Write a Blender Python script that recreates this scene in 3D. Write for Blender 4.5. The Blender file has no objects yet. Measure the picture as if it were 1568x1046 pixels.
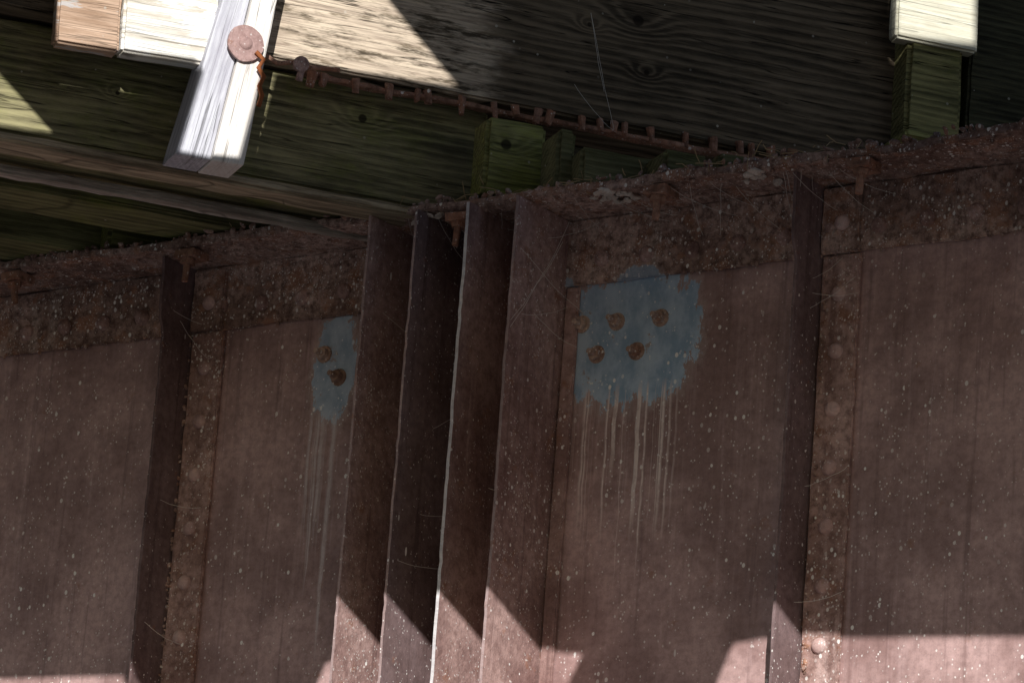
import bpy, bmesh, math, random
from mathutils import Vector, Matrix, noise
from mathutils.geometry import tessellate_polygon
random.seed(7)
scn=bpy.context.scene
V=Vector
rad=math.radians
# ---------------- camera frame
psi,th,roll=rad(35),rad(16),rad(4.3)
O=V((0,0,5)); DIST=12.0; F=7440.0
D=V((-math.sin(psi)*math.cos(th), math.cos(psi)*math.cos(th), math.sin(th)))
R0=V((math.cos(psi),math.sin(psi),0)); U0=R0.cross(D)
R=R0*math.cos(roll)+U0*math.sin(roll); U=U0*math.cos(roll)-R0*math.sin(roll)
CAM=O-D*DIST
cd=bpy.data.cameras.new("camera"); cam=bpy.data.objects.new("camera",cd); scn.collection.objects.link(cam)
M=Matrix((R,U,-D)).transposed().to_4x4(); M.translation=CAM; cam.matrix_world=M
cd.lens=F/1568*36; cd.clip_end=2000; cd.clip_start=.1
scn.camera=cam
def ray(px,py): return D+R*((px-784)/F)+U*((523-py)/F)
def hit(px,py,pt,n):
    d=ray(px,py); return CAM+d*((pt-CAM).dot(n)/d.dot(n))
def proj(p):
    q=p-CAM; return (784+F*q.dot(R)/q.dot(D), 523-F*q.dot(U)/q.dot(D))
YN=V((0,1,0)); ZN=V((0,0,1))
def web(px,py,y=0.0): return hit(px,py,V((0,y,0)),YN)
def lev(px,py,z): return hit(px,py,V((0,0,z)),ZN)
T=V((math.cos(rad(55)),math.sin(rad(55)),0)); N=V((math.sin(rad(55)),-math.cos(rad(55)),0))
# ---------------- sun / world
el=rad(18); az=rad(35)
S=V((math.sin(az)*math.cos(el),-math.cos(az)*math.cos(el),math.sin(el)))
sl=bpy.data.lights.new("sun","SUN"); sl.energy=5; sl.angle=rad(.35); sl.color=(1,.96,.9)
so=bpy.data.objects.new("sun",sl); so.rotation_euler=S.to_track_quat('Z','Y').to_euler(); so.location=(5,-5,20); scn.collection.objects.link(so)
w=bpy.data.worlds.new("World"); scn.world=w; w.use_nodes=True
nt=w.node_tree; sky=nt.nodes.new("ShaderNodeTexSky"); sky.sky_type='NISHITA'; sky.sun_disc=False
sky.sun_elevation=el; sky.sun_rotation=math.pi-az
nt.links.new(sky.outputs[0],nt.nodes["Background"].inputs[0]); nt.nodes["Background"].inputs[1].default_value=.056
scn.view_settings.view_transform='Standard'
try: scn.view_settings.look='None'
except: pass
# ---------------- node helpers
class G:
    def __init__(s,name):
        s.m=bpy.data.materials.new(name); s.m.use_nodes=True; s.t=s.m.node_tree
        s.b=s.t.nodes["Principled BSDF"]
        s.P=s.t.nodes.new("ShaderNodeTexCoord").outputs["Object"]
    def _set(s,n,i,v):
        if v is None: return
        if isinstance(v,bpy.types.NodeSocket): s.t.links.new(v,n.inputs[i])
        else: n.inputs[i].default_value=v
    def math(s,op,a,b=None,c=None,clamp=False):
        n=s.t.nodes.new("ShaderNodeMath"); n.operation=op; n.use_clamp=clamp
        s._set(n,0,a); s._set(n,1,b); s._set(n,2,c); return n.outputs[0]
    def mapv(s,sc,v=None,loc=(0,0,0)):
        n=s.t.nodes.new("ShaderNodeMapping"); s._set(n,0,v or s.P); n.inputs["Scale"].default_value=sc; n.inputs["Location"].default_value=loc; return n.outputs[0]
    def noise(s,v,scale=1,detail=4,rough=.55,dist=0):
        n=s.t.nodes.new("ShaderNodeTexNoise"); s._set(n,"Vector",v); n.inputs["Scale"].default_value=scale; n.inputs["Detail"].default_value=detail; n.inputs["Roughness"].default_value=rough; n.inputs["Distortion"].default_value=dist; return n.outputs[0]
    def ss(s,x,a,b,o0=0.,o1=1.):
        n=s.t.nodes.new("ShaderNodeMapRange"); n.interpolation_type='SMOOTHSTEP'
        s._set(n,0,x); n.inputs[1].default_value=a; n.inputs[2].default_value=b; n.inputs[3].default_value=o0; n.inputs[4].default_value=o1; return n.outputs[0]
    def mix(s,f,a,b,mode='MIX'):
        n=s.t.nodes.new("ShaderNodeMix"); n.data_type='RGBA'; n.blend_type=mode
        s._set(n,0,f)
        for i,v in ((6,a),(7,b)):
            if not isinstance(v,bpy.types.NodeSocket): v=(*v,1)
            s._set(n,i,v)
        return n.outputs[2]
    def xyz(s,v=None):
        n=s.t.nodes.new("ShaderNodeSeparateXYZ"); s._set(n,0,v or s.P); return n.outputs
    def vor(s,v,scale):
        n=s.t.nodes.new("ShaderNodeTexVoronoi"); s._set(n,"Vector",v); n.inputs["Scale"].default_value=scale; return n.outputs["Distance"],n.outputs["Color"]
    def spots(s,v,scale,dens,r):
        d,c=s.vor(v,scale); q=s.t.nodes.new("ShaderNodeSeparateColor"); s.t.links.new(c,q.inputs[0])
        on=s.math('GREATER_THAN',q.outputs[0],(1-dens) if not isinstance(dens,bpy.types.NodeSocket) else s.math('SUBTRACT',1.0,dens))
        rr=s.math('MULTIPLY',s.math('POWER',q.outputs[1],1.6),r)
        k=s.math('LESS_THAN',d,rr)
        return s.math('MULTIPLY',s.math('MULTIPLY',on,k),s.math('MULTIPLY_ADD',q.outputs[2],.8,.2))
    def bump(s,h,st,dist=.004):
        n=s.t.nodes.new("ShaderNodeBump"); n.inputs["Strength"].default_value=st; n.inputs["Distance"].default_value=dist; s._set(n,"Height",h); s.t.links.new(n.outputs[0],s.b.inputs["Normal"])
    def out(s,col,rough=.8,spec=.3,metal=0):
        s._set(s.b,"Base Color",col if isinstance(col,bpy.types.NodeSocket) else (*col,1)); s._set(s.b,"Roughness",rough); s.b.inputs["Specular IOR Level"].default_value=spec; s.b.inputs["Metallic"].default_value=metal
        return s.m
KS=1.38
def steel(name,a=(.30,.20,.20),b=(.20,.125,.115),rust=.35,dens=.10,crust=.3,patches=(),drips=(),spec=.35,rough=.5,big=.12,rcol=((.30,.14,.09),(.14,.075,.055)),fc=.4,k=KS):
    sc=lambda c:tuple(min(.85,v*k) for v in c)
    a,b=sc(a),sc(b); rcol=(sc(rcol[0]),sc(rcol[1]))
    g=G(name)
    n1=g.noise(g.P,2.6,4,.65); base=g.mix(g.ss(n1,.35,.62),a,b)
    st=g.noise(g.mapv((24,24,1.1)),1,4,.65); base=g.mix(g.ss(st,.5,.8,0,.5),base,(min(.8,a[0]*1.3),min(.8,a[1]*1.4),min(.8,a[2]*1.45)))
    st2=g.noise(g.mapv((40,40,1.5),loc=(3,1,2)),1,3,.65); base=g.mix(g.ss(st2,.54,.72,0,.5),base,(b[0]*.5,b[1]*.45,b[2]*.45))
    fine=g.noise(g.P,50,4,.75); base=g.mix(g.ss(fine,.35,.7,.0,fc),base,(b[0]*.4,b[1]*.34,b[2]*.33))
    mid=g.noise(g.P,14,6,.7)
    rm=g.ss(mid,.66-rust*.4,.78-rust*.35); base=g.mix(g.math('MULTIPLY',rm,.85),base,g.mix(fine,*rcol))
    x,y,z=g.xyz()
    for (c,rx,rz,pw,op) in patches:
        dx=g.math('DIVIDE',g.math('SUBTRACT',x,c.x),rx); dz=g.math('DIVIDE',g.math('SUBTRACT',z,c.z),rz)
        e=g.math('ADD',g.math('POWER',g.math('ABSOLUTE',dx),pw),g.math('POWER',g.math('ABSOLUTE',dz),pw))
        nn=g.math('MULTIPLY',g.math('SUBTRACT',g.noise(g.mapv((1,1,.5)),20,5,.75),.5),3.6)
        e=g.math('ADD',e,nn)
        m=g.ss(e,1.06,.99)
        halo=g.ss(e,1.8,.95,0,.45)
        base=g.mix(halo,base,(.52,.44,.43))
        bl=g.mix(g.ss(g.noise(g.mapv((1,1,.6)),16,4,.7),.35,.65),(.27,.42,.60),(.50,.64,.80))
        base=g.mix(g.math('MULTIPLY',m,op),base,bl)
        rr=g.ss(mid,.60,.66); base=g.mix(g.math('MULTIPLY',g.math('MULTIPLY',rr,m),.75),base,(.34,.22,.18))
    for (c,hw,z0,z1,col,th0,ds) in drips:
        wob=g.math('MULTIPLY',g.math('SUBTRACT',g.noise(g.P,7,2),.5),.018)
        xx=g.math('ADD',x,wob)
        f=g.ss(g.math('ABSOLUTE',g.math('SUBTRACT',x,c)),hw,hw*.6)
        cx=g.t.nodes.new("ShaderNodeCombineXYZ"); g.t.links.new(xx,cx.inputs[0])
        ln=g.noise(cx.outputs[0],58,3,.6)
        le=g.math('MULTIPLY_ADD',g.noise(cx.outputs[0],33,2),-abs(z1-z0)*2.6,z0+abs(z1-z0)*.45)
        top=g.ss(z,z0+.03,z0-.01); bot=g.ss(g.math('SUBTRACT',z,le),-.03,.14)
        kk=g.math('MULTIPLY',g.math('MULTIPLY',f,g.ss(ln,th0,th0+.08)),g.math('MULTIPLY',top,bot))
        kk=g.math('MULTIPLY',kk,g.ss(g.noise(g.mapv((1,1,.5)),30,5,.8),.35,.55,.4,1.))
        base=g.mix(g.math('MULTIPLY',kk,ds),base,col)
    cl=g.ss(n1,.35,.7,dens*.2,dens*2.0)
    cl2=g.ss(mid,.4,.7,dens*.4,dens*4)
    s1=g.spots(g.mapv((1,1,.75),loc=(.1,.2,.3)),85,cl,.40)
    s2=g.spots(g.mapv((1,1,.8)),210,cl2,.55)
    s3=g.spots(g.mapv((1,1,.35),loc=(5,.2,.3)),28,big*.3,.19)
    sp=g.math('MAXIMUM',g.math('MAXIMUM',s1,g.math('MULTIPLY',s2,.8)),s3)
    base=g.mix(sp,base,(.95,.94,.93))
    h=g.math('ADD',g.math('MULTIPLY',fine,.6),g.math('MULTIPLY',mid,1.6))
    g.bump(h,crust,.008)
    return g.out(base,g.ss(fine,.3,.7,rough,rough+.3),spec)
def wood(name,a,b,moss=.3,knots=(),K=55,crack=.5,mcol=(.16,.19,.05),seed=0,paint=None,sunlit=None,ring=.18,k=1.25):
    sc=lambda c:tuple(min(.92,v*k) for v in c)
    a,b,mcol=sc(a),sc(b),sc(mcol)
    g=G(name); x,y,z=g.xyz()
    P2=g.mapv((.9,3,3),loc=(seed,seed*2,seed))
    f=g.math('MULTIPLY',g.math('ADD',z,g.math('MULTIPLY',y,.6)),K)
    f=g.math('ADD',f,g.math('MULTIPLY',g.noise(P2,1.0,2,.5),4))
    kd=None
    for (kx,kz,kr) in knots:
        ex=g.math('POWER',g.math('DIVIDE',g.math('SUBTRACT',x,kx),kr*2.6),2.0); ez=g.math('POWER',g.math('DIVIDE',g.math('SUBTRACT',z,kz),kr*1.5),2.0)
        gg=g.math('EXPONENT',g.math('MULTIPLY',g.math('ADD',ex,ez),-1.0))
        f=g.math('ADD',f,g.math('MULTIPLY',gg,K*.06))
        kk=g.math('EXPONENT',g.math('MULTIPLY',g.math('ADD',g.math('POWER',g.math('DIVIDE',g.math('SUBTRACT',x,kx),kr*.5),2.0),g.math('POWER',g.math('DIVIDE',g.math('SUBTRACT',z,kz),kr*.5),2.0)),-1.0))
        kk=g.ss(kk,.25,.6)
        kd=kk if kd is None else g.math('MAXIMUM',kd,kk)
    fib=g.noise(g.mapv((5,110,110),loc=(seed,0,0)),1,4,.7)
    f=g.math('ADD',f,g.math('MULTIPLY',fib,.8))
    s=g.math('SINE',g.math('MULTIPLY',f,6.283)); s=g.math('MULTIPLY_ADD',s,.5,.5); s=g.math('POWER',s,2.0)
    big=g.noise(g.mapv((1.8,7,7),loc=(seed,3,0)),1.6,6,.72)
    t=g.math('ADD',g.math('MULTIPLY',s,ring),g.math('MULTIPLY',fib,.75)); t=g.math('ADD',t,g.math('MULTIPLY',big,1.1))
    col=g.mix(g.ss(t,.66,1.35),b,a)
    if sunlit:  # wood colour lightened along the sunlit stretch, sunlight painted in
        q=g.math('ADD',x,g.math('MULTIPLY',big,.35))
        bm_=g.math('MULTIPLY',g.ss(q,sunlit[0]+.22,sunlit[0]+.12),g.math('GREATER_THAN',x,sunlit[3])); bm_=g.math('MULTIPLY',bm_,g.ss(g.noise(g.mapv((4,22,22),loc=(2,2,2)),1,5,.75),.38,.52))
        col=g.mix(g.math('MULTIPLY',bm_,.9),col,g.mix(g.ss(fib,.3,.65),sunlit[2],sunlit[1]))
    if paint:
        pm=g.ss(g.noise(g.mapv((2,9,9),loc=(seed,1,1)),2.5,5,.7),paint[1],paint[1]+.07); col=g.mix(pm,col,paint[0])
    if moss>0:
        mm=g.ss(g.noise(g.mapv((1,1.4,1.4),loc=(seed,0,5)),4.5,6,.75),.72-moss*.45,.95-moss*.3)
        col=g.mix(g.math('MULTIPLY',mm,.85),col,g.mix(g.ss(fib,.3,.7),(mcol[0]*.3,mcol[1]*.3,mcol[2]*.3),(mcol[0]*1.7,mcol[1]*1.65,mcol[2]*1.5)))
    cn=g.noise(g.mapv((.9,1,34),loc=(seed,0,2)),1,3,.55,.3); ck=g.math('ABSOLUTE',g.math('SUBTRACT',cn,.5)); ck=g.ss(ck,.011,.0); 
    cm=g.math('MULTIPLY',ck,g.ss(big,.42,.54)); cm=g.math('MULTIPLY',cm,crack)
    col=g.mix(cm,col,(.012,.01,.008))
    if kd is not None: col=g.mix(g.math('MULTIPLY',kd,.85),col,(.02,.015,.012))
    sp=g.spots(g.P,60,.07,.22); col=g.mix(g.math('MULTIPLY',sp,.8),col,(.6,.58,.52))
    h=g.math('SUBTRACT',g.math('MULTIPLY',fib,1.4),g.math('MULTIPLY',ck,1.))
    g.bump(h,.6,.005)
    return g.out(col,.9,.12)
# ---------------- mesh helpers
def empty(name,loc=(0,0,0)):
    e=bpy.data.objects.new(name,None); e.location=loc; e.empty_display_size=.1; scn.collection.objects.link(e); return e
def obj(name,bm,mats,parent=None,smooth=False):
    me=bpy.data.meshes.new(name); bm.normal_update(); bm.to_mesh(me); bm.free()
    for m in (mats if isinstance(mats,(list,tuple)) else [mats]): me.materials.append(m)
    if smooth:
        for p in me.polygons: p.use_smooth=True
    o=bpy.data.objects.new(name,me); scn.collection.objects.link(o)
    if parent: o.parent=parent
    return o
def rough_box(L,H,Dp,bev=.006,step=.05,jit=.003,seed=0):
    bm=bmesh.new(); bmesh.ops.create_cube(bm,size=1)
    for v in bm.verts: v.co=V(((v.co.x+.5)*L,(v.co.y+.5)*Dp,(v.co.z+.5)*H))
    bmesh.ops.bevel(bm,geom=bm.edges[:],offset=bev,segments=2,affect='EDGES')
    for ax,LL in ((0,L),(2,H),(1,Dp)):
        n=max(1,int(LL/step))
        for i in range(1,n):
            no=V((0,0,0)); no[ax]=1; co=V((0,0,0)); co[ax]=LL*i/n
            bmesh.ops.bisect_plane(bm,geom=bm.verts[:]+bm.edges[:]+bm.faces[:],plane_co=co,plane_no=no)
    for v in bm.verts:
        p=V((v.co.x*5,v.co.y*16,v.co.z*16))+V((seed*3.1,0,seed))
        v.co+=noise.noise_vector(p)*jit+noise.noise_vector(V((v.co.x*25,v.co.y*40,v.co.z*40))+V((seed,9,0)))*jit*.6
    return bm
def box_w(bm,x0,x1,y0,y1,z0,z1,mi=0):
    vs=[bm.verts.new((x,y,z)) for x in (x0,x1) for y in (y0,y1) for z in (z0,z1)]
    for f in ((0,1,3,2),(4,6,7,5),(0,4,5,1),(2,3,7,6),(0,2,6,4),(1,5,7,3)):
        fc=bm.faces.new([vs[i] for i in f]); fc.material_index=mi
def len_to_px(p,d,px):
    lo,hi=0,12
    for _ in range(50):
        m=(lo+hi)/2
        if proj(p+d*m)[0]<px: lo=m
        else: hi=m
    return lo
TM=Matrix((T,-N,ZN)).transposed().to_4x4()
def timber(name,pL,pxR,H,Dp,mat,parent=None,step=.05,jit=.003,bev=.007,seed=0,knpx=(),tilt=0,sunlitpx=None):
    L=len_to_px(pL,T,pxR); m=TM.copy(); m.translation=pL
    if tilt: m=Matrix.Translation(pL)@(TM@Matrix.Rotation(tilt,4,'Y'))
    inv=m.inverted(); ks=[]
    for (kx,ky,kr) in knpx:
        q=inv@hit(kx,ky,pL,N); ks.append((q.x,q.z,kr))
    if isinstance(mat,dict):
        mat=dict(mat)
        if sunlitpx: mat['sunlit']=((inv@hit(sunlitpx[0],60,pL,N)).x,sunlitpx[1],sunlitpx[2],(inv@hit(sunlitpx[3],60,pL,N)).x)
        mat=wood("wood_"+name,knots=ks,seed=seed,**mat)
    bm=rough_box(L,H,Dp,bev,step,jit,seed); o=obj(name,bm,mat); o.matrix_world=m
    if parent: o.parent=parent
    return o,L,m
# ---------------- plate girder
ZB=5.12; ZF=5.29
girder=empty("plate_girder")
c1=web(962,518); c2=web(512,560)
web_m=steel("girder_paint",a=(.44,.300,.295),b=(.225,.138,.132),rust=.16,dens=.10,crust=.14,
   patches=[(c1,.20,.165,2.6,.97),(c2,.065,.14,2.2,.8)],
   drips=[(web(955,700).x,.17,web(950,600).z,web(950,870).z,(.85,.74,.72),.50,.9),(web(490,700).x,.06,web(500,640).z,web(470,930).z,(.66,.60,.63),.47,.7),(web(330,700).x,.3,web(330,560).z,web(330,1050).z,(.60,.48,.50),.60,.6),(web(1450,700).x,.3,web(1450,560).z,web(330,1000).z,(.62,.54,.60),.62,.6)],rough=.30,spec=.8)
band_m=steel("flange_rust",a=(.50,.36,.32),b=(.20,.13,.11),rust=.42,dens=.36,crust=1.0,rough=.7,big=.5,fc=.9,
   patches=[(web(985,430),.07,.035,2.0,.7),(web(870,470),.03,.06,2.,.7)],rcol=((.38,.19,.12),(.16,.085,.06)))
leg_m=steel("stiffener_paint",a=(.38,.26,.245),b=(.19,.112,.105),rust=.24,dens=.18,crust=.5,rough=.6,big=.3,fc=.5)
dark_m=steel("stiffener_shade",a=(.19,.135,.14),b=(.11,.072,.072),rust=.12,dens=.08,crust=.3,rough=.7,big=.2)  # darker steel colour, stands in for shade on the outstanding legs
wleg_m=steel("stiffener_angle_paint",a=(.46,.32,.30),b=(.24,.15,.135),rust=.3,dens=.26,crust=.7,rough=.6,big=.4,fc=.7)
rivc_m=steel("rivet_paint",a=(.58,.42,.40),b=(.36,.24,.23),rust=.2,dens=.15,crust=.4,rough=.5,big=.3)
edge_m=steel("stiffener_edge",a=(.36,.27,.27),b=(.22,.16,.16),rust=.2,dens=.12,crust=.3,rough=.5)
worn_m=steel("stiffener_worn_edge",a=(.60,.60,.62),b=(.46,.44,.47),rust=.1,dens=.1,crust=.3,rough=.5)
rust_m=steel("rusted_iron",a=(.42,.25,.19),b=(.20,.11,.08),rust=.5,dens=.15,crust=1.0,rough=.8,fc=.7,rcol=((.42,.2,.13),(.2,.1,.07)))
def sheet(name,x0,x1,y0,y1,z0,z1,mat,step=.04,jit=.003,seed=0,bev=.003):
    bm=rough_box(x1-x0,z1-z0,y1-y0,bev,step,jit,seed); 
    for v in bm.verts: v.co+=V((x0,y0,z0))
    return obj(name,bm,mat,girder)
sheet("web",-4,4,0,.012,3.2,ZF,web_m,step=.12,jit=.0015,bev=.002)
sheet("flange_angle_vertical_leg",-4,4,-.014,-.001,ZB,ZF-.001,band_m,step=.025,jit=.005,seed=2)
sheet("top_flange",-4,4,-.2,.2,ZF,ZF+.022,band_m,step=.022,jit=.009,seed=3)
sheet("bottom_flange",-4,4,-.2,.2,3.17,3.2,band_m,step=.2,jit=.004,seed=4)
def avgx(pts,y):
    xs=[web(a,b,y).x for a,b in pts]; return sum(xs)/len(xs),xs
def leg(name,X,depth,tk=.008,joggle=.0,seed=0,em=None,fm=None):
    n=90; bm=bmesh.new(); rings=[]
    z0=3.2; z1=ZF-.002
    for i in range(n+1):
        z=z0+(z1-z0)*i/n
        dd=depth
        k=min(1,max(0,(z-(ZB-.03))/.04)); dd+=joggle*k
        ji=noise.noise(V((seed*7,0,z*12)))*.003+noise.noise(V((seed*7,5,z*40)))*.004
        xs=X+noise.noise(V((seed*3,8,z*3)))*.003
        yi=-.0015-.0125*(1 if z>ZB else 0)
        rings.append([bm.verts.new((xs,yi,z)),bm.verts.new((xs,-dd*.5,z)),bm.verts.new((xs,-dd+ji,z)),bm.verts.new((xs+tk,-dd+ji,z)),bm.verts.new((xs+tk,-dd*.5,z)),bm.verts.new((xs+tk,yi,z))])
    for i in range(n):
        a,b=rings[i],rings[i+1]
        for j in range(6):
            k=(j+1)%6
            if j==5: continue
            f=bm.faces.new((a[j],a[k],b[k],b[j])); f.material_index=1 if j==2 else 0
    bm.faces.new(rings[0]); bm.faces.new(rings[-1])
    bmesh.ops.recalc_face_normals(bm,faces=bm.faces[:])
    return obj(name,bm,[fm or leg_m,em or edge_m],girder)
rv=bmesh.new()
def rivet(p,r=.016,h=.6,nrm=V((0,-1,0)),bm=None):
    bm=bm or rv
    q=nrm.to_track_quat('Z','Y').to_matrix().to_4x4(); q.translation=p
    bmesh.ops.create_uvsphere(bm,u_segments=16,v_segments=8,radius=r,matrix=q@Matrix.Diagonal((1,1,h,1)))
for nm,bot,top,dep in (("stiffener_east",(1178,930),(1219,440),.125),("stiffener_west",(203,1000),(240,560),.125)):
    X,_=avgx([bot,top],-dep)
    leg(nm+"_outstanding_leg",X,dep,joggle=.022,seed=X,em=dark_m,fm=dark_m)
    wd=.115
    sheet(nm+"_web_leg",X+.0125,X+wd,-.014,-.001,3.2,ZB-.004,wleg_m,step=.03,jit=.002,seed=5)
    sheet(nm+"_web_leg_top",X+.0125,X+wd,-.0285,-.0155,ZB-.002,ZF-.01,band_m,step=.03,jit=.003,seed=6)
    for k in range(14):
        z=5.02-k*.142
        if z>3.3: rivet(V((X+.062,-.014,z)),.020,.7)
    rivet(V((X+.07,-.03,ZB+.07)),.02,.6)
legs=(((512,920),(555,480)),((588,925),(626,440)),((670,905),(705,420)),((746,900),(780,420)))
for i,(bot,top) in enumerate(legs):
    X,xs=avgx([bot,top],-.24)
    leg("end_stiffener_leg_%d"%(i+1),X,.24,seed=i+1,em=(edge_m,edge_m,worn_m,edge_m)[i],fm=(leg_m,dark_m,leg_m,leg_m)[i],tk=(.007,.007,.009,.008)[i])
    if i in(1,3): sheet("end_stiffener_web_leg_%d"%i,X+.0125,X+.05,-.013,-.001,3.2,ZB-.004,leg_m,step=.05,jit=.0015,seed=i)
obj("stiffener_rivets",rv,rivc_m,girder,True)
rv=bmesh.new()
x=-2.6
while x<2.6:
    rivet(V((x,-.013,ZB+.06+random.uniform(-.004,.004))),.022,.8); x+=.13
obj("flange_rivets",rv,wleg_m,girder,True)
bb=bmesh.new()
def bolt(p,nrm=V((0,-1,0)),r=.015,bm=None,ln=.032):
    bm=bm or bb; q=nrm.to_track_quat('Z','Y').to_matrix().to_4x4(); q.translation=p
    rz=Matrix.Rotation(random.random(),4,'Z')@Matrix.Rotation(random.uniform(-.12,.12),4,'X')
    bmesh.ops.create_cone(bm,cap_ends=True,segments=20,radius1=r*1.35,radius2=r*1.3,depth=.004,matrix=q@Matrix.Translation((0,0,.002)))
    bmesh.ops.create_cone(bm,cap_ends=True,segments=6,radius1=r,radius2=r*.95,depth=.014,matrix=q@rz@Matrix.Translation((0,0,.0115)))
    bmesh.ops.create_cone(bm,cap_ends=True,segments=12,radius1=r*.5,radius2=r*.42,depth=ln,matrix=q@rz@Matrix.Translation((0,0,ln/2+.004)))
for a,b_ in ((892,497),(945,493),(1012,487),(914,543),(975,538),(497,543),(519,578)): bolt(web(a,b_),r=.017,ln=.036)
obj("patch_bolts",bb,steel("bolt_rust",a=(.50,.37,.31),b=(.20,.12,.09),rust=.3,dens=.3,crust=.6,rough=.7),girder)
def edge_x(px,y=-.19,z=ZF):
    lo,hi=-4,4
    for _ in range(40):
        m=(lo+hi)/2
        if proj(V((m,y,z)))[0]<px: lo=m
        else: hi=m
    return lo
hk=empty("hook_bolts"); hb=bmesh.new()
for px in (22,288,703,1007,1318):
    p=V((edge_x(px),-.185,ZF))
    box_w(hb,p.x-.03,p.x+.03,p.y-.02,p.y+.045,ZF-.03,ZF-.009)
    bolt(p+V((0,0,-.028)),V((0,0,-1)),.02,hb,.06)
for v in hb.verts: v.co+=noise.noise_vector(v.co*60)*.004
obj("bolts",hb,rust_m,hk)
# ---------------- timbers
Z0=ZF+.03
pE=lev(655,322,Z0)
def back_to(p,px):
    lo,hi=0,6
    for _ in range(40):
        m=(lo+hi)/2
        if proj(p-T*m)[0]>px: lo=m
        else: hi=m
    return p-T*lo
pA=back_to(pE,-120)
HA=.285
timber("sleeper",pA,735,HA,.30,dict(a=(.31,.285,.16),b=(.06,.055,.035),moss=.6,K=42,crack=.8),seed=1,knpx=((555,182,.024),(180,143,.012)))
timber("packing_board",back_to(pE+N*.02-ZN*.03,-120),640,.024,.10,dict(a=(.50,.42,.30),b=(.14,.115,.08),moss=.2),seed=2,jit=.005)
timber("ledger_board",back_to(pE-N*.20-ZN*.035,-120),610,.022,.05,dict(a=(.54,.50,.45),b=(.16,.14,.12),moss=.15),seed=12,jit=.006)
pB=pE+ZN*(HA+.012)+N*.05
pBl=back_to(pB,-150)
timber("longitudinal_beam",pBl,1700,.62,.22,dict(a=(.195,.155,.11),b=(.034,.028,.021),moss=.2,K=40,mcol=(.08,.09,.035),ring=.28,crack=1),seed=3,knpx=((978,32,.032),(990,112,.016),(903,38,.013)),step=.06,sunlitpx=(760,(.80,.68,.54),(.38,.30,.24),395))  # last argument: stretch painted lighter to read as sunlit
for i,off in enumerate((.42,.85,1.3,1.75)):
    p=back_to(pE-N*off,-200)
    timber("sleeper.%03d"%(i+1),p,1750,.27,.2,dict(a=(.24,.24,.12),b=(.06,.06,.03),moss=.5),seed=20+i,step=.08)
blk=[(738,300,830,.21,.10,.8),(850,290,878,.16,.12,.3),(888,283,1005,.10,.2,.5),(1015,280,1085,.09,.2,.5),(1100,262,1200,.05,.2,.3),(60,392,118,.2,.2,.6),(165,380,250,.18,.2,.7),(330,368,420,.08,.2,.6)]
for i,(xl,yl,xr,h,dp,ms) in enumerate(blk):
    p=lev(xl,yl,Z0-.004)
    timber("packing_block" if i==0 else "packing_block.%03d"%i,p,xr,h,dp,dict(a=(.30,.30,.14) if (i==0 or i>4) else (.2,.2,.11),b=(.07,.07,.035),moss=ms,mcol=(.19,.22,.05) if (i==0 or i>4) else (.12,.14,.04)),seed=30+i,knpx=((775,222,.03),) if i==0 else (),bev=.010,jit=.003)
FB=pB+N*.10
p=hit(85,66,FB,N)
timber("fascia_board",p,181,.5,.045,dict(a=(.56,.41,.31),b=(.30,.20,.14),moss=.0,K=40,paint=((.55,.52,.51),.56)),seed=41,tilt=-rad(1.5))
p=hit(185,78,FB,N)
timber("fascia_board.001",p,328,.5,.06,dict(a=(.80,.77,.70),b=(.42,.37,.30),moss=.0,K=30,ring=.5,paint=((.90,.90,.90),.50)),seed=42,tilt=-rad(1.5))
post=empty("bracket_post")
FP=FB+N*.03
def quad_prism(name,px4,pt,depth,mat,parent):
    P=[hit(a,b,pt,N) for a,b in px4]
    bm=bmesh.new(); n=14; rows=[]
    for k in range(n+1):
        l=P[0].lerp(P[1],k/n); r=P[3].lerp(P[2],k/n)
        l=l+noise.noise_vector(l*7)*.002; r=r+noise.noise_vector(r*7)*.002
        rows.append((bm.verts.new(l),bm.verts.new(r),bm.verts.new(r-N*depth),bm.verts.new(l-N*depth)))
    for k in range(n):
        a,b=rows[k],rows[k+1]
        for j in range(4): bm.faces.new((a[j],a[(j+1)%4],b[(j+1)%4],b[j]))
    bm.faces.new(rows[0]); bm.faces.new(rows[-1]); bmesh.ops.recalc_face_normals(bm,faces=bm.faces[:])
    ctr=P[0].copy(); axis=(P[1]-P[0]).normalized()
    m=Matrix((axis,-N,axis.cross(-N))).transposed().to_4x4(); m.translation=ctr
    bm.transform(m.inverted())
    o=obj(name,bm,mat,parent); o.matrix_world=m
    bv=o.modifiers.new("bevel","BEVEL"); bv.width=.004; bv.segments=2; bv.limit_method='ANGLE'
    return o
pm1=wood("post_wood_grey",(.62,.64,.70),(.34,.34,.40),moss=.0,K=60,seed=51,crack=.6,ring=.1)
pm2=wood("post_wood_pale",(.80,.79,.76),(.62,.58,.54),moss=.0,K=60,seed=52,crack=.5,ring=.1)
quad_prism("plank_1",[(268,236),(360,-60),(398,-60),(322,246)],FP,.11,pm1,post)
quad_prism("plank_2",[(325,246),(402,-60),(438,-60),(373,254)],FP+N*.012,.12,pm2,post)
wb=bmesh.new(); pw=hit(375,68,FP+N*.016,N)
def cyl(bm,p,nrm,r,h,seg=24,r2=None):
    q=nrm.to_track_quat('Z','Y').to_matrix().to_4x4(); q.translation=p
    bmesh.ops.create_cone(bm,cap_ends=True,segments=seg,radius1=r,radius2=r2 or r,depth=h,matrix=q@Matrix.Translation((0,0,h/2)))
cyl(wb,pw,N,.046,.008); rivet(pw+N*.006,.018,.5,N,wb)
for v in wb.verts: v.co+=noise.noise_vector(v.co*40)*.002
obj("washer",wb,steel("washer_rust",a=(.34,.23,.22),b=(.22,.13,.12),rust=.25,dens=.1,crust=.5),post,False)
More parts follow.
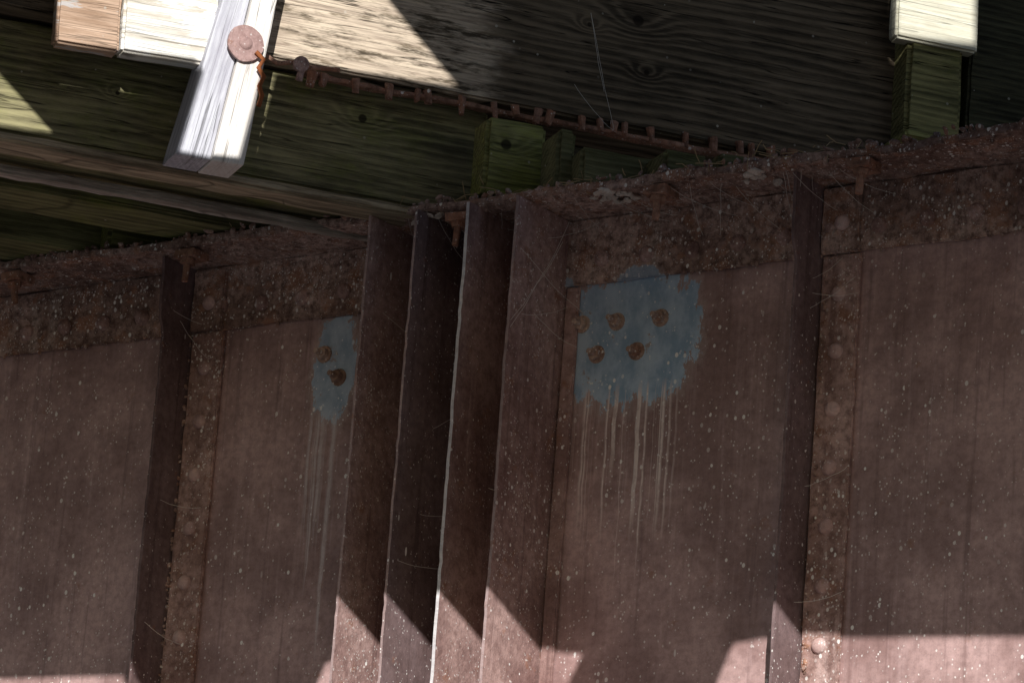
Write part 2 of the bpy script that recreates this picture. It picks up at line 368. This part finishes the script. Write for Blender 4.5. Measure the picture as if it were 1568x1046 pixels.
def curve(name,pts,r,mat,parent=None):
    c=bpy.data.curves.new(name,'CURVE'); c.dimensions='3D'; c.bevel_depth=r; c.bevel_resolution=1
    for pl in pts:
        s=c.splines.new('POLY'); s.points.add(len(pl)-1)
        for i,p in enumerate(pl): s.points[i].co=(*p,1)
    c.materials.append(mat); o=bpy.data.objects.new(name,c); scn.collection.objects.link(o)
    if parent:o.parent=parent
    return o
red_m=G("red_rust").out((.34,.12,.05),.9,.1)
ch=[hit(a,b,FP+N*.03,N) for a,b in ((392,80),(404,92),(396,104),(404,118),(397,132),(401,147),(396,163))]
curve("hanging_chain",[ch],.006,red_m)
ch=[hit(a,b,FB-N*.03,N) for a,b in ((405,84),(425,98),(450,96),(475,104),(520,108))]
curve("iron_strap",[ch],.006,rust_m)
lug=bmesh.new(); pl=hit(458,118,FB-N*.02,N); cyl(lug,pl-ZN*.01,V((.2,0,1)),.009,.045,12); cyl(lug,pl+ZN*.03,N,.02,.012,16)
obj("lug_bolt",lug,wleg_m)
nb=bmesh.new(); fb0=pB+N*.004
px=475
while px<1270:
    yy=116+(px-480)*.163
    p=hit(px,yy,fb0,N); 
    hgt=random.uniform(.018,.042); r_=random.uniform(.008,.014); cyl(nb,p-ZN*(hgt+.002),V((random.uniform(-.25,.25),random.uniform(-.2,.2),1)),r_*.8,hgt+.01,9,r_)
    px+=random.choice((18,30,42,52))
for v in nb.verts: v.co+=noise.noise_vector(v.co*80)*.005
obj("rusty_spikes",nb,rust_m)
timber("rusty_strap",hit(470,112,pB+N*.006,N)-ZN*.006,1270,.012,.03,rust_m,seed=5,step=.02,jit=.006,bev=.002)
# right hanger
hp=empty("hanger_bracket")
p=hit(1372,57,FB,N); m_=dict(a=(.74,.73,.62),b=(.46,.44,.35),moss=.1,K=50,ring=.1)
o,_,_=timber("pale_block",p,1497,.4,.05,m_,seed=61); o.parent=hp
p=hit(1385,208,FB-N*.012,N); o,_,_=timber("post",p,1470,.42,.10,dict(a=(.34,.32,.15),b=(.08,.08,.04),moss=.4,crack=1),seed=62,bev=.012); o.parent=hp
p=hit(1480,200,FB-N*.04,N); o,_,_=timber("post_rear",p,1700,.42,.05,dict(a=(.08,.08,.05),b=(.02,.02,.015),moss=.2),seed=63); o.parent=hp
p=hit(1388,209,FB+N*.04,N); o,_,_=timber("ledge",p,1700,.022,.16,dict(a=(.46,.46,.19),b=(.15,.15,.07),moss=.6),seed=64); o.parent=hp
# ---------------- decking over
deckm=wood("deck_wood",(.12,.11,.08),(.05,.045,.03),moss=.2,seed=70)
dl=empty("timber_deck")
pd=back_to(pB,-300)+ZN*.63
for i in range(9):
    bm=rough_box(5.5,.06,.24,.005,.3,.003,80+i); o=obj("plank_%d"%i,bm,deckm,dl); m=TM.copy(); m.translation=pd-N*(.25*i)+T*random.uniform(-.05,.05); o.matrix_world=m
og=bmesh.new(); box_w(og,-5,5,1.9,1.915,3.2,5.29); box_w(og,-5,5,1.7,2.1,5.293,5.315); box_w(og,-5,5,1.7,2.1,3.17,3.197)
for i in range(9): box_w(og,-4.5+i*1.1,-4.488+i*1.1,1.76,1.898,3.2,5.29)
obj("plate_girder.001",og,leg_m)
# ---------------- debris, litter, cobwebs
db=bmesh.new()
def lump(p,r,fl=1):
    mm=Matrix.Translation(p)@Matrix.Diagonal((1,1,fl,1))@Matrix.Rotation(random.random()*6,4,V((random.random(),random.random(),random.random())).normalized())@Matrix.Diagonal((random.uniform(.6,1.6)*r,random.uniform(.6,1.3)*r,random.uniform(.4,1.)*r,1))
    vs=bmesh.ops.create_icosphere(db,subdivisions=2,radius=1,matrix=mm)['verts']
    for v in vs: v.co+=noise.noise_vector(v.co*60)*r*.7
for _ in range(420):
    px=random.uniform(-50,1650); X=edge_x(px)
    k=random.random()
    if k<.6: lump(V((X,-.2+random.uniform(-.006,.03),ZF+.022+random.uniform(-.004,.012))),random.uniform(.004,.012))
    elif k<.8: lump(V((X,-.2+random.uniform(0,.03),ZF+random.uniform(-.006,.004))),random.uniform(.003,.009))
    else: lump(V((X,-.016,ZB-random.uniform(-.003,.006))),random.uniform(.003,.006))
for _ in range(150):
    b=random.choice((0,1)); X=(web(1219,440,-.125).x,web(240,560,-.125).x)[b]
    lump(V((X+.012+random.uniform(0,.008),-.014,random.uniform(3.9,5.25))),random.uniform(.003,.008))
obj("rust_debris",db,band_m)
pale=bmesh.new(); db=pale
for cpx,n in ((925,24),(650,8),(1140,8)):
    for _ in range(n):
        X=edge_x(cpx+random.uniform(-28,28)); lump(V((X,-.17+random.uniform(-.03,.06),ZF-.006)),random.uniform(.008,.016),.4)
obj("cobweb_dust_clump",pale,steel("cobweb_dust",a=(.62,.56,.52),b=(.48,.42,.38),rust=.0,dens=.2,crust=1,rough=.9))
tw=[]
for _ in range(110):
    px=random.choice((random.uniform(-20,1600),random.uniform(1060,1300),random.uniform(560,1000))); X=edge_x(px)
    p=V((X,-.2+random.uniform(-.01,.05),ZF+.026+random.uniform(-.004,.012))); d=V((random.uniform(-1,1),random.uniform(-.8,.2),random.uniform(-.5,.25))).normalized()*random.uniform(.02,.07)
    tw.append([p,p+d*.5+V((0,0,random.uniform(-.006,.006))),p+d])
curve("twig_litter",tw,.0011,G("dry_twig").out((.42,.32,.19),.9,.1))
cw=[]
def strand(p,q,sag=.01,n=8):
    pts=[]
    for i in range(n+1):
        t=i/n; pts.append(p.lerp(q,t)-ZN*sag*4*t*(1-t)+noise.noise_vector(p*5+V((t*4,0,0)))*.004)
    return pts
A1=hit(905,20,pB+N*.02,N)
for q in ((940,198),(925,140)): cw.append(strand(A1,hit(q[0],q[1],pB+N*.03,N),.005))
cw.append(strand(hit(940,200,pB+N*.03,N),hit(880,130,pB+N*.03,N)))
cw.append(strand(web(782,490,-.235),web(862,370,-.1),.012)); cw.append(strand(web(800,480,-.2),web(868,470,-.02),.01)); cw.append(strand(web(782,500,-.235),web(872,340,-.1),.016))
for _ in range(8):
    b=random.choice(legs); X=web(b[1][0],b[1][1],-.24).x; z=random.uniform(4.35,5.25)
    cw.append(strand(V((X+.01,-random.uniform(.03,.23),z)),V((X+random.uniform(.05,.1),-.016,z+random.uniform(-.12,.15))),.01))
for _ in range(9):
    X=random.choice((web(1219,440,-.125).x,web(240,560,-.125).x)); z=random.uniform(4.2,5.25)
    cw.append(strand(V((X+.01,-random.uniform(.05,.12),z)),V((X+random.uniform(.05,.12),-.02,z+random.uniform(-.1,.1))),.008))
for _ in range(30):
    X=edge_x(random.uniform(600,1300)); cw.append(strand(V((X,-random.uniform(.12,.195),ZF-.008)),V((X+random.uniform(-.1,.1),-.018,ZF-random.uniform(.02,.1))),.008))
curve("cobwebs",cw,.0005,G("spider_silk").out((.75,.73,.7),.6,.3))
# ---------------- added off-frame screen, edge and holes shaped to cast the light and shade
YO=-2.6
def so_(p):
    t=(YO-p.y)/S.y; q=p+S*t; return (q.x,q.z)
low=[(-500,1050),(190,1032),(215,1078),(470,1078),(498,1012),(835,995),(895,999),(866,1060),(850,1110),(1065,1110),(1090,1058),(1120,984),(1170,975),(1568,972),(2300,968)]
lp=[so_(web(a,b)) for a,b in low]
lp=[(-5.5,lp[0][1])]+lp+[(8,lp[-1][1])]
outer=lp+[(8,8.6),(-5.5,8.6)]
def hl(pts): return [so_(p) for p in pts]
h1=[hit(a,b,FB,N) for a,b in ((84,-90),(84,64),(183,76),(296,90))]+[hit(a,b,FP,N) for a,b in ((308,112),(271,232),(322,242),(369,247),(404,118))]+[hit(a,b,pB,N) for a,b in ((425,92),(706,134),(596,-2),(530,-90))]
h2=[hit(a,b,pE,N) for a,b in ((-40,60),(-40,186),(0,194),(86,206),(0,110))]
h3=[hit(a,b,FB,N) for a,b in ((1370,-60),(1370,56),(1496,68),(1496,-60))]
holes=[hl(h) for h in (h1,h2,h3)]
loops=[outer]+holes
tri=tessellate_polygon([[V((x,z,0)) for x,z in l] for l in loops])
flat=[p for l in loops for p in l]
bm=bmesh.new(); vs=[bm.verts.new((x,YO,z)) for x,z in flat]
for t in tri:
    try: bm.faces.new([vs[i] for i in t])
    except ValueError: pass
bmesh.ops.recalc_face_normals(bm,faces=bm.faces[:])
o=obj("shade_screen",bm,wood("shade_screen_wood",(.20,.17,.14),(.10,.08,.06),moss=.2,seed=90)); sm=o.modifiers.new("s","SOLIDIFY"); sm.thickness=.02; sm.offset=0
# ---------------- ground
bm=bmesh.new(); bmesh.ops.create_grid(bm,x_segments=40,y_segments=40,size=600)
g=G("gravel"); c=g.mix(g.noise(g.P,3,6,.7),(.08,.08,.08),(.18,.175,.175)); obj("ground",bm,g.out(c,.95,.1))
